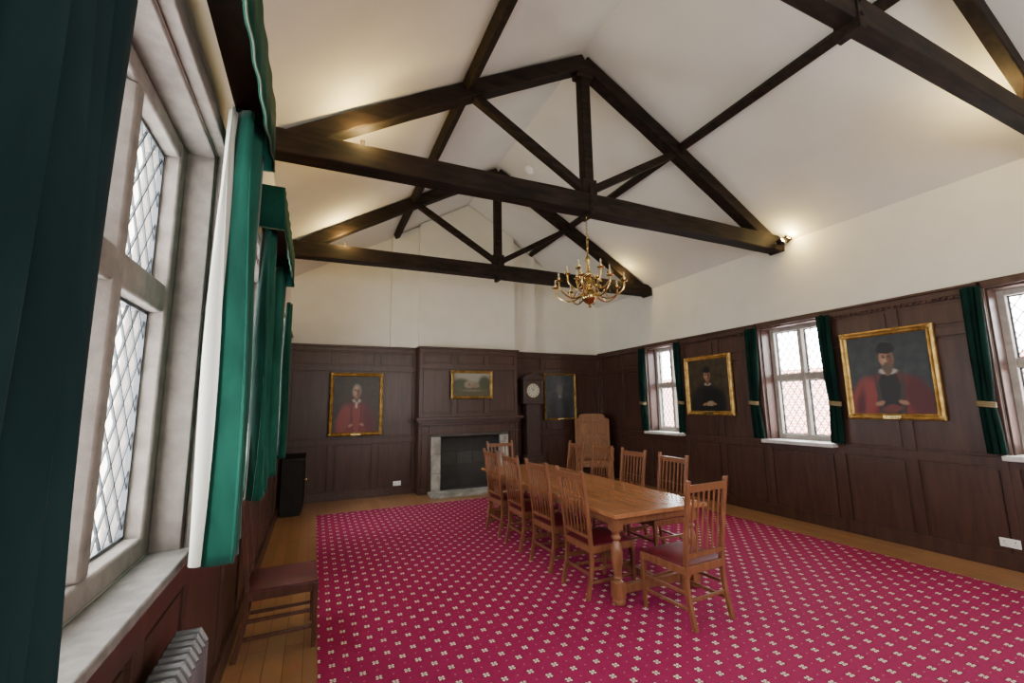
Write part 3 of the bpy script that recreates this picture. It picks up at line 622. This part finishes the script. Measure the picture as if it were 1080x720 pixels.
# ---------------------------------------------------------------- chandelier
ch=thing('chandelier','polished brass chandelier with curved candle arms','chandelier',(XA-.03,T1,2.80))
bm=B(); lathe(bm,[(.004,.02),(.02,.03),(.012,.06),(.05,.08),(.085,.12),(.095,.16),(.085,.20),(.04,.235),(.025,.26),(.05,.28),(.052,.30),(.025,.32),(.02,.38),(.045,.41),(.05,.43),(.022,.46),(.016,.56),(.03,.60),(.03,.62),(.012,.66),(.008,.72)],seg=24); mk('stem',bm,'brass',ch)
bm=B()
for k in range(14):
    c=Vector((0,0,.73+k*.032)); pts=[]
    for i in range(13):
        a=2*math.pi*i/12; p=Vector((.012*math.cos(a),0,.022*math.sin(a)))
        if k%2: p=Vector((0,p.x,p.z))
        pts.append(c+p)
    tube(bm,pts,.0035,6)
mk('chain',bm,'brass',ch)
def arm(i,n,R,z0,zr,off=0):
    a=2*math.pi*(i+off)/n; ca,sa=math.cos(a),math.sin(a)
    P=[(.03,z0),(R*.35,z0-.10),(R*.65,z0-.12),(R*.95,z0-.04),(R,z0+.05)]
    bm=B(); tube(bm,catmull([(r*ca,r*sa,z) for r,z in P],6),.010,8)
    tube(bm,catmull([(R*.55*ca,R*.55*sa,z0-.12),(R*.42*ca,R*.42*sa,z0-.03),(R*.55*ca,R*.55*sa,z0+.0),(R*.6*ca,R*.6*sa,z0-.05)],5),.006,6)
    c=(R*ca,R*sa,z0+.05); lathe(bm,[(.008,0),(.035,.008),(.042,.02),(.036,.02),(.012,.012),(.016,.02),(.018,.05),(.014,.052)],c,14)
    o=mk('arm',bm,'brass',ch); bm=B(); lathe(bm,[(.009,.05),(.009,.065),(.004,.068),(.010,.082),(.009,.095),(.003,.115)],c,10); mk('candle',bm,'bulb',o,label='small candle bulb')
for i in range(8): arm(i,8,.41,.24,0)
for i in range(6): arm(i,6,.25,.38,0,.5)
# ---------------------------------------------------------------- small things
def rad(loc,nf,label,w=.11,h=.86,mat='iron'):
    t=thing('radiator',label,'radiator',loc); bm=B(); p=.05
    for i in range(nf):
        y=i*p
        for x in (-w*.36,0,w*.36):
            tube(bm,[(x,y,.09),(x,y,h-.04)],.017,8)
        for z in (.09,h-.04): tube(bm,[(-w*.5,y,z-.01),(-w*.3,y,z+.025),(w*.3,y,z+.025),(w*.5,y,z-.01)],[.014,.020,.020,.014],8)
        tube(bm,[(-w*.5,y,h-.05),(-w*.5,y,.10)],.012,8); tube(bm,[(w*.5,y,h-.05),(w*.5,y,.10)],.012,8)
    tube(bm,[(0,-.02,.11),(0,nf*p-.03,.11)],.018,8); tube(bm,[(0,-.02,h-.06),(0,nf*p-.03,h-.06)],.018,8)
    for y in (0,(nf-1)*p):
        for x in (-w*.36,w*.36): tube(bm,[(x,y,.10),(x,y,0)],[.016,.022],8)
    mk('fins',bm,mat,t); bm=B(); lathe(bm,[(.018,0),(.022,.01),(.022,.06),(.012,.07)],(0,nf*p+.04,.10),12); tube(bm,[(0,nf*p-.03,.11),(0,nf*p+.04,.11),(0,nf*p+.04,0)],.009,8); mk('valve',bm,'brass',t)
rad((-.405,1.32,0),18,'old grey cast-iron column radiator under the stone window')
cb=thing('low_cupboard','dark wooden low cupboard against the panelling','cupboard',(-.24,8.42,0))
bm=B(); box(bm,-.21,.11,-.42,.42,.06,.86); box(bm,-.2,.09,-.40,.40,0,.06); box(bm,-.21,.13,-.45,.45,.86,.90); mk('cabinet_body',bm,'cupboard',cb,bevel=.005)
for s in (-1,1):
    bm=B(); box(bm,.11,.125,s*.2-.18,s*.2+.18,.12,.80); box(bm,.125,.132,s*.2-.12,s*.2+.12,.2,.72); d=mk('door',bm,'cupboard',cb,bevel=.004)
    bm=B(); lathe(bm,[(.006,.125),(.006,.15),(.014,.155),(.012,.165)],(0,s*.06,.5),12,axis='X'); mk('knob',bm,'brass',d)
def socket(loc,rz,label):
    t=thing('wall_socket',label,'socket',loc,rz); bm=B(); box(bm,-.075,.075,-.012,0,-.043,.043); mk('face_plate',bm,'white',t,bevel=.004)
    bm=B()
    for x in (-.04,.04): box(bm,x-.004,x+.004,-.0135,-.012,.008,.02); box(bm,x-.012,x-.006,-.0135,-.012,-.015,-.010); box(bm,x+.006,x+.012,-.0135,-.012,-.015,-.010)
    mk('pin_slots',bm,'black',t)
socket((1.52,8.965,.22),0,'white double socket low on the dark panelling')
socket((XR-.005,2.17,.26),-R90,'white double socket on the dark skirting')
sd=thing('smoke_detector','round white smoke detector on the ceiling slope','smoke detector',(3.35,6.55,ZA-.42*SL-.0)); bm=B(); lathe(bm,[(.05,-.05),(.085,-.04),(.09,-.015),(.08,0)],seg=24); o=mk('detector_housing',bm,'white',sd); sd.rotation_euler=(0,math.atan(SL),0)
# ---------------------------------------------------------------- outside
bm=B(); box(bm,14,15,-4,18,-3,2.7); mk('brick_building',bm,'brick',smooth=False,label='red brick neighbouring building outside the windows',category='building')
w=bpy.data.worlds.new('sky'); bpy.context.scene.world=w; w.use_nodes=True
bg=w.node_tree.nodes['Background']; bg.inputs[0].default_value=(.95,.975,1,1); bg.inputs[1].default_value=31.0
def area(loc,rot,sx,sy,e,col=(1,1,1)):
    L=bpy.data.lights.new('fill_light','AREA'); L.shape='RECTANGLE'; L.size=sx; L.size_y=sy; L.energy=e; L.color=col
    o=bpy.data.objects.new('fill_light',L); COL.objects.link(o); o.location=loc; o.rotation_euler=rot
area((2.9,-1.9,2.4),(math.radians(88),0,0),5,2.0,240,(1,.98,.94))  # added fill behind the camera, not a fitting of the hall
# ---------------------------------------------------------------- camera
f=458.6;a=math.radians(24.2);p=math.radians(8.3);r=math.radians(-.83)
F=Vector((math.sin(a)*math.cos(p),math.cos(a)*math.cos(p),math.sin(p))); Rv=Vector((math.cos(a),-math.sin(a),0)); U=Rv.cross(F)
R2=Rv*math.cos(r)+U*math.sin(r); U2=-Rv*math.sin(r)+U*math.cos(r)
cam=bpy.data.cameras.new('camera'); co=bpy.data.objects.new('camera',cam); COL.objects.link(co)
m=Matrix((R2,U2,-F)).transposed().to_4x4(); m.translation=(0,0,H); co.matrix_world=m
cam.sensor_width=36; cam.sensor_fit='HORIZONTAL'; cam.lens=36*f/1080; cam.clip_start=.02; cam.clip_end=200
bpy.context.scene.camera=co
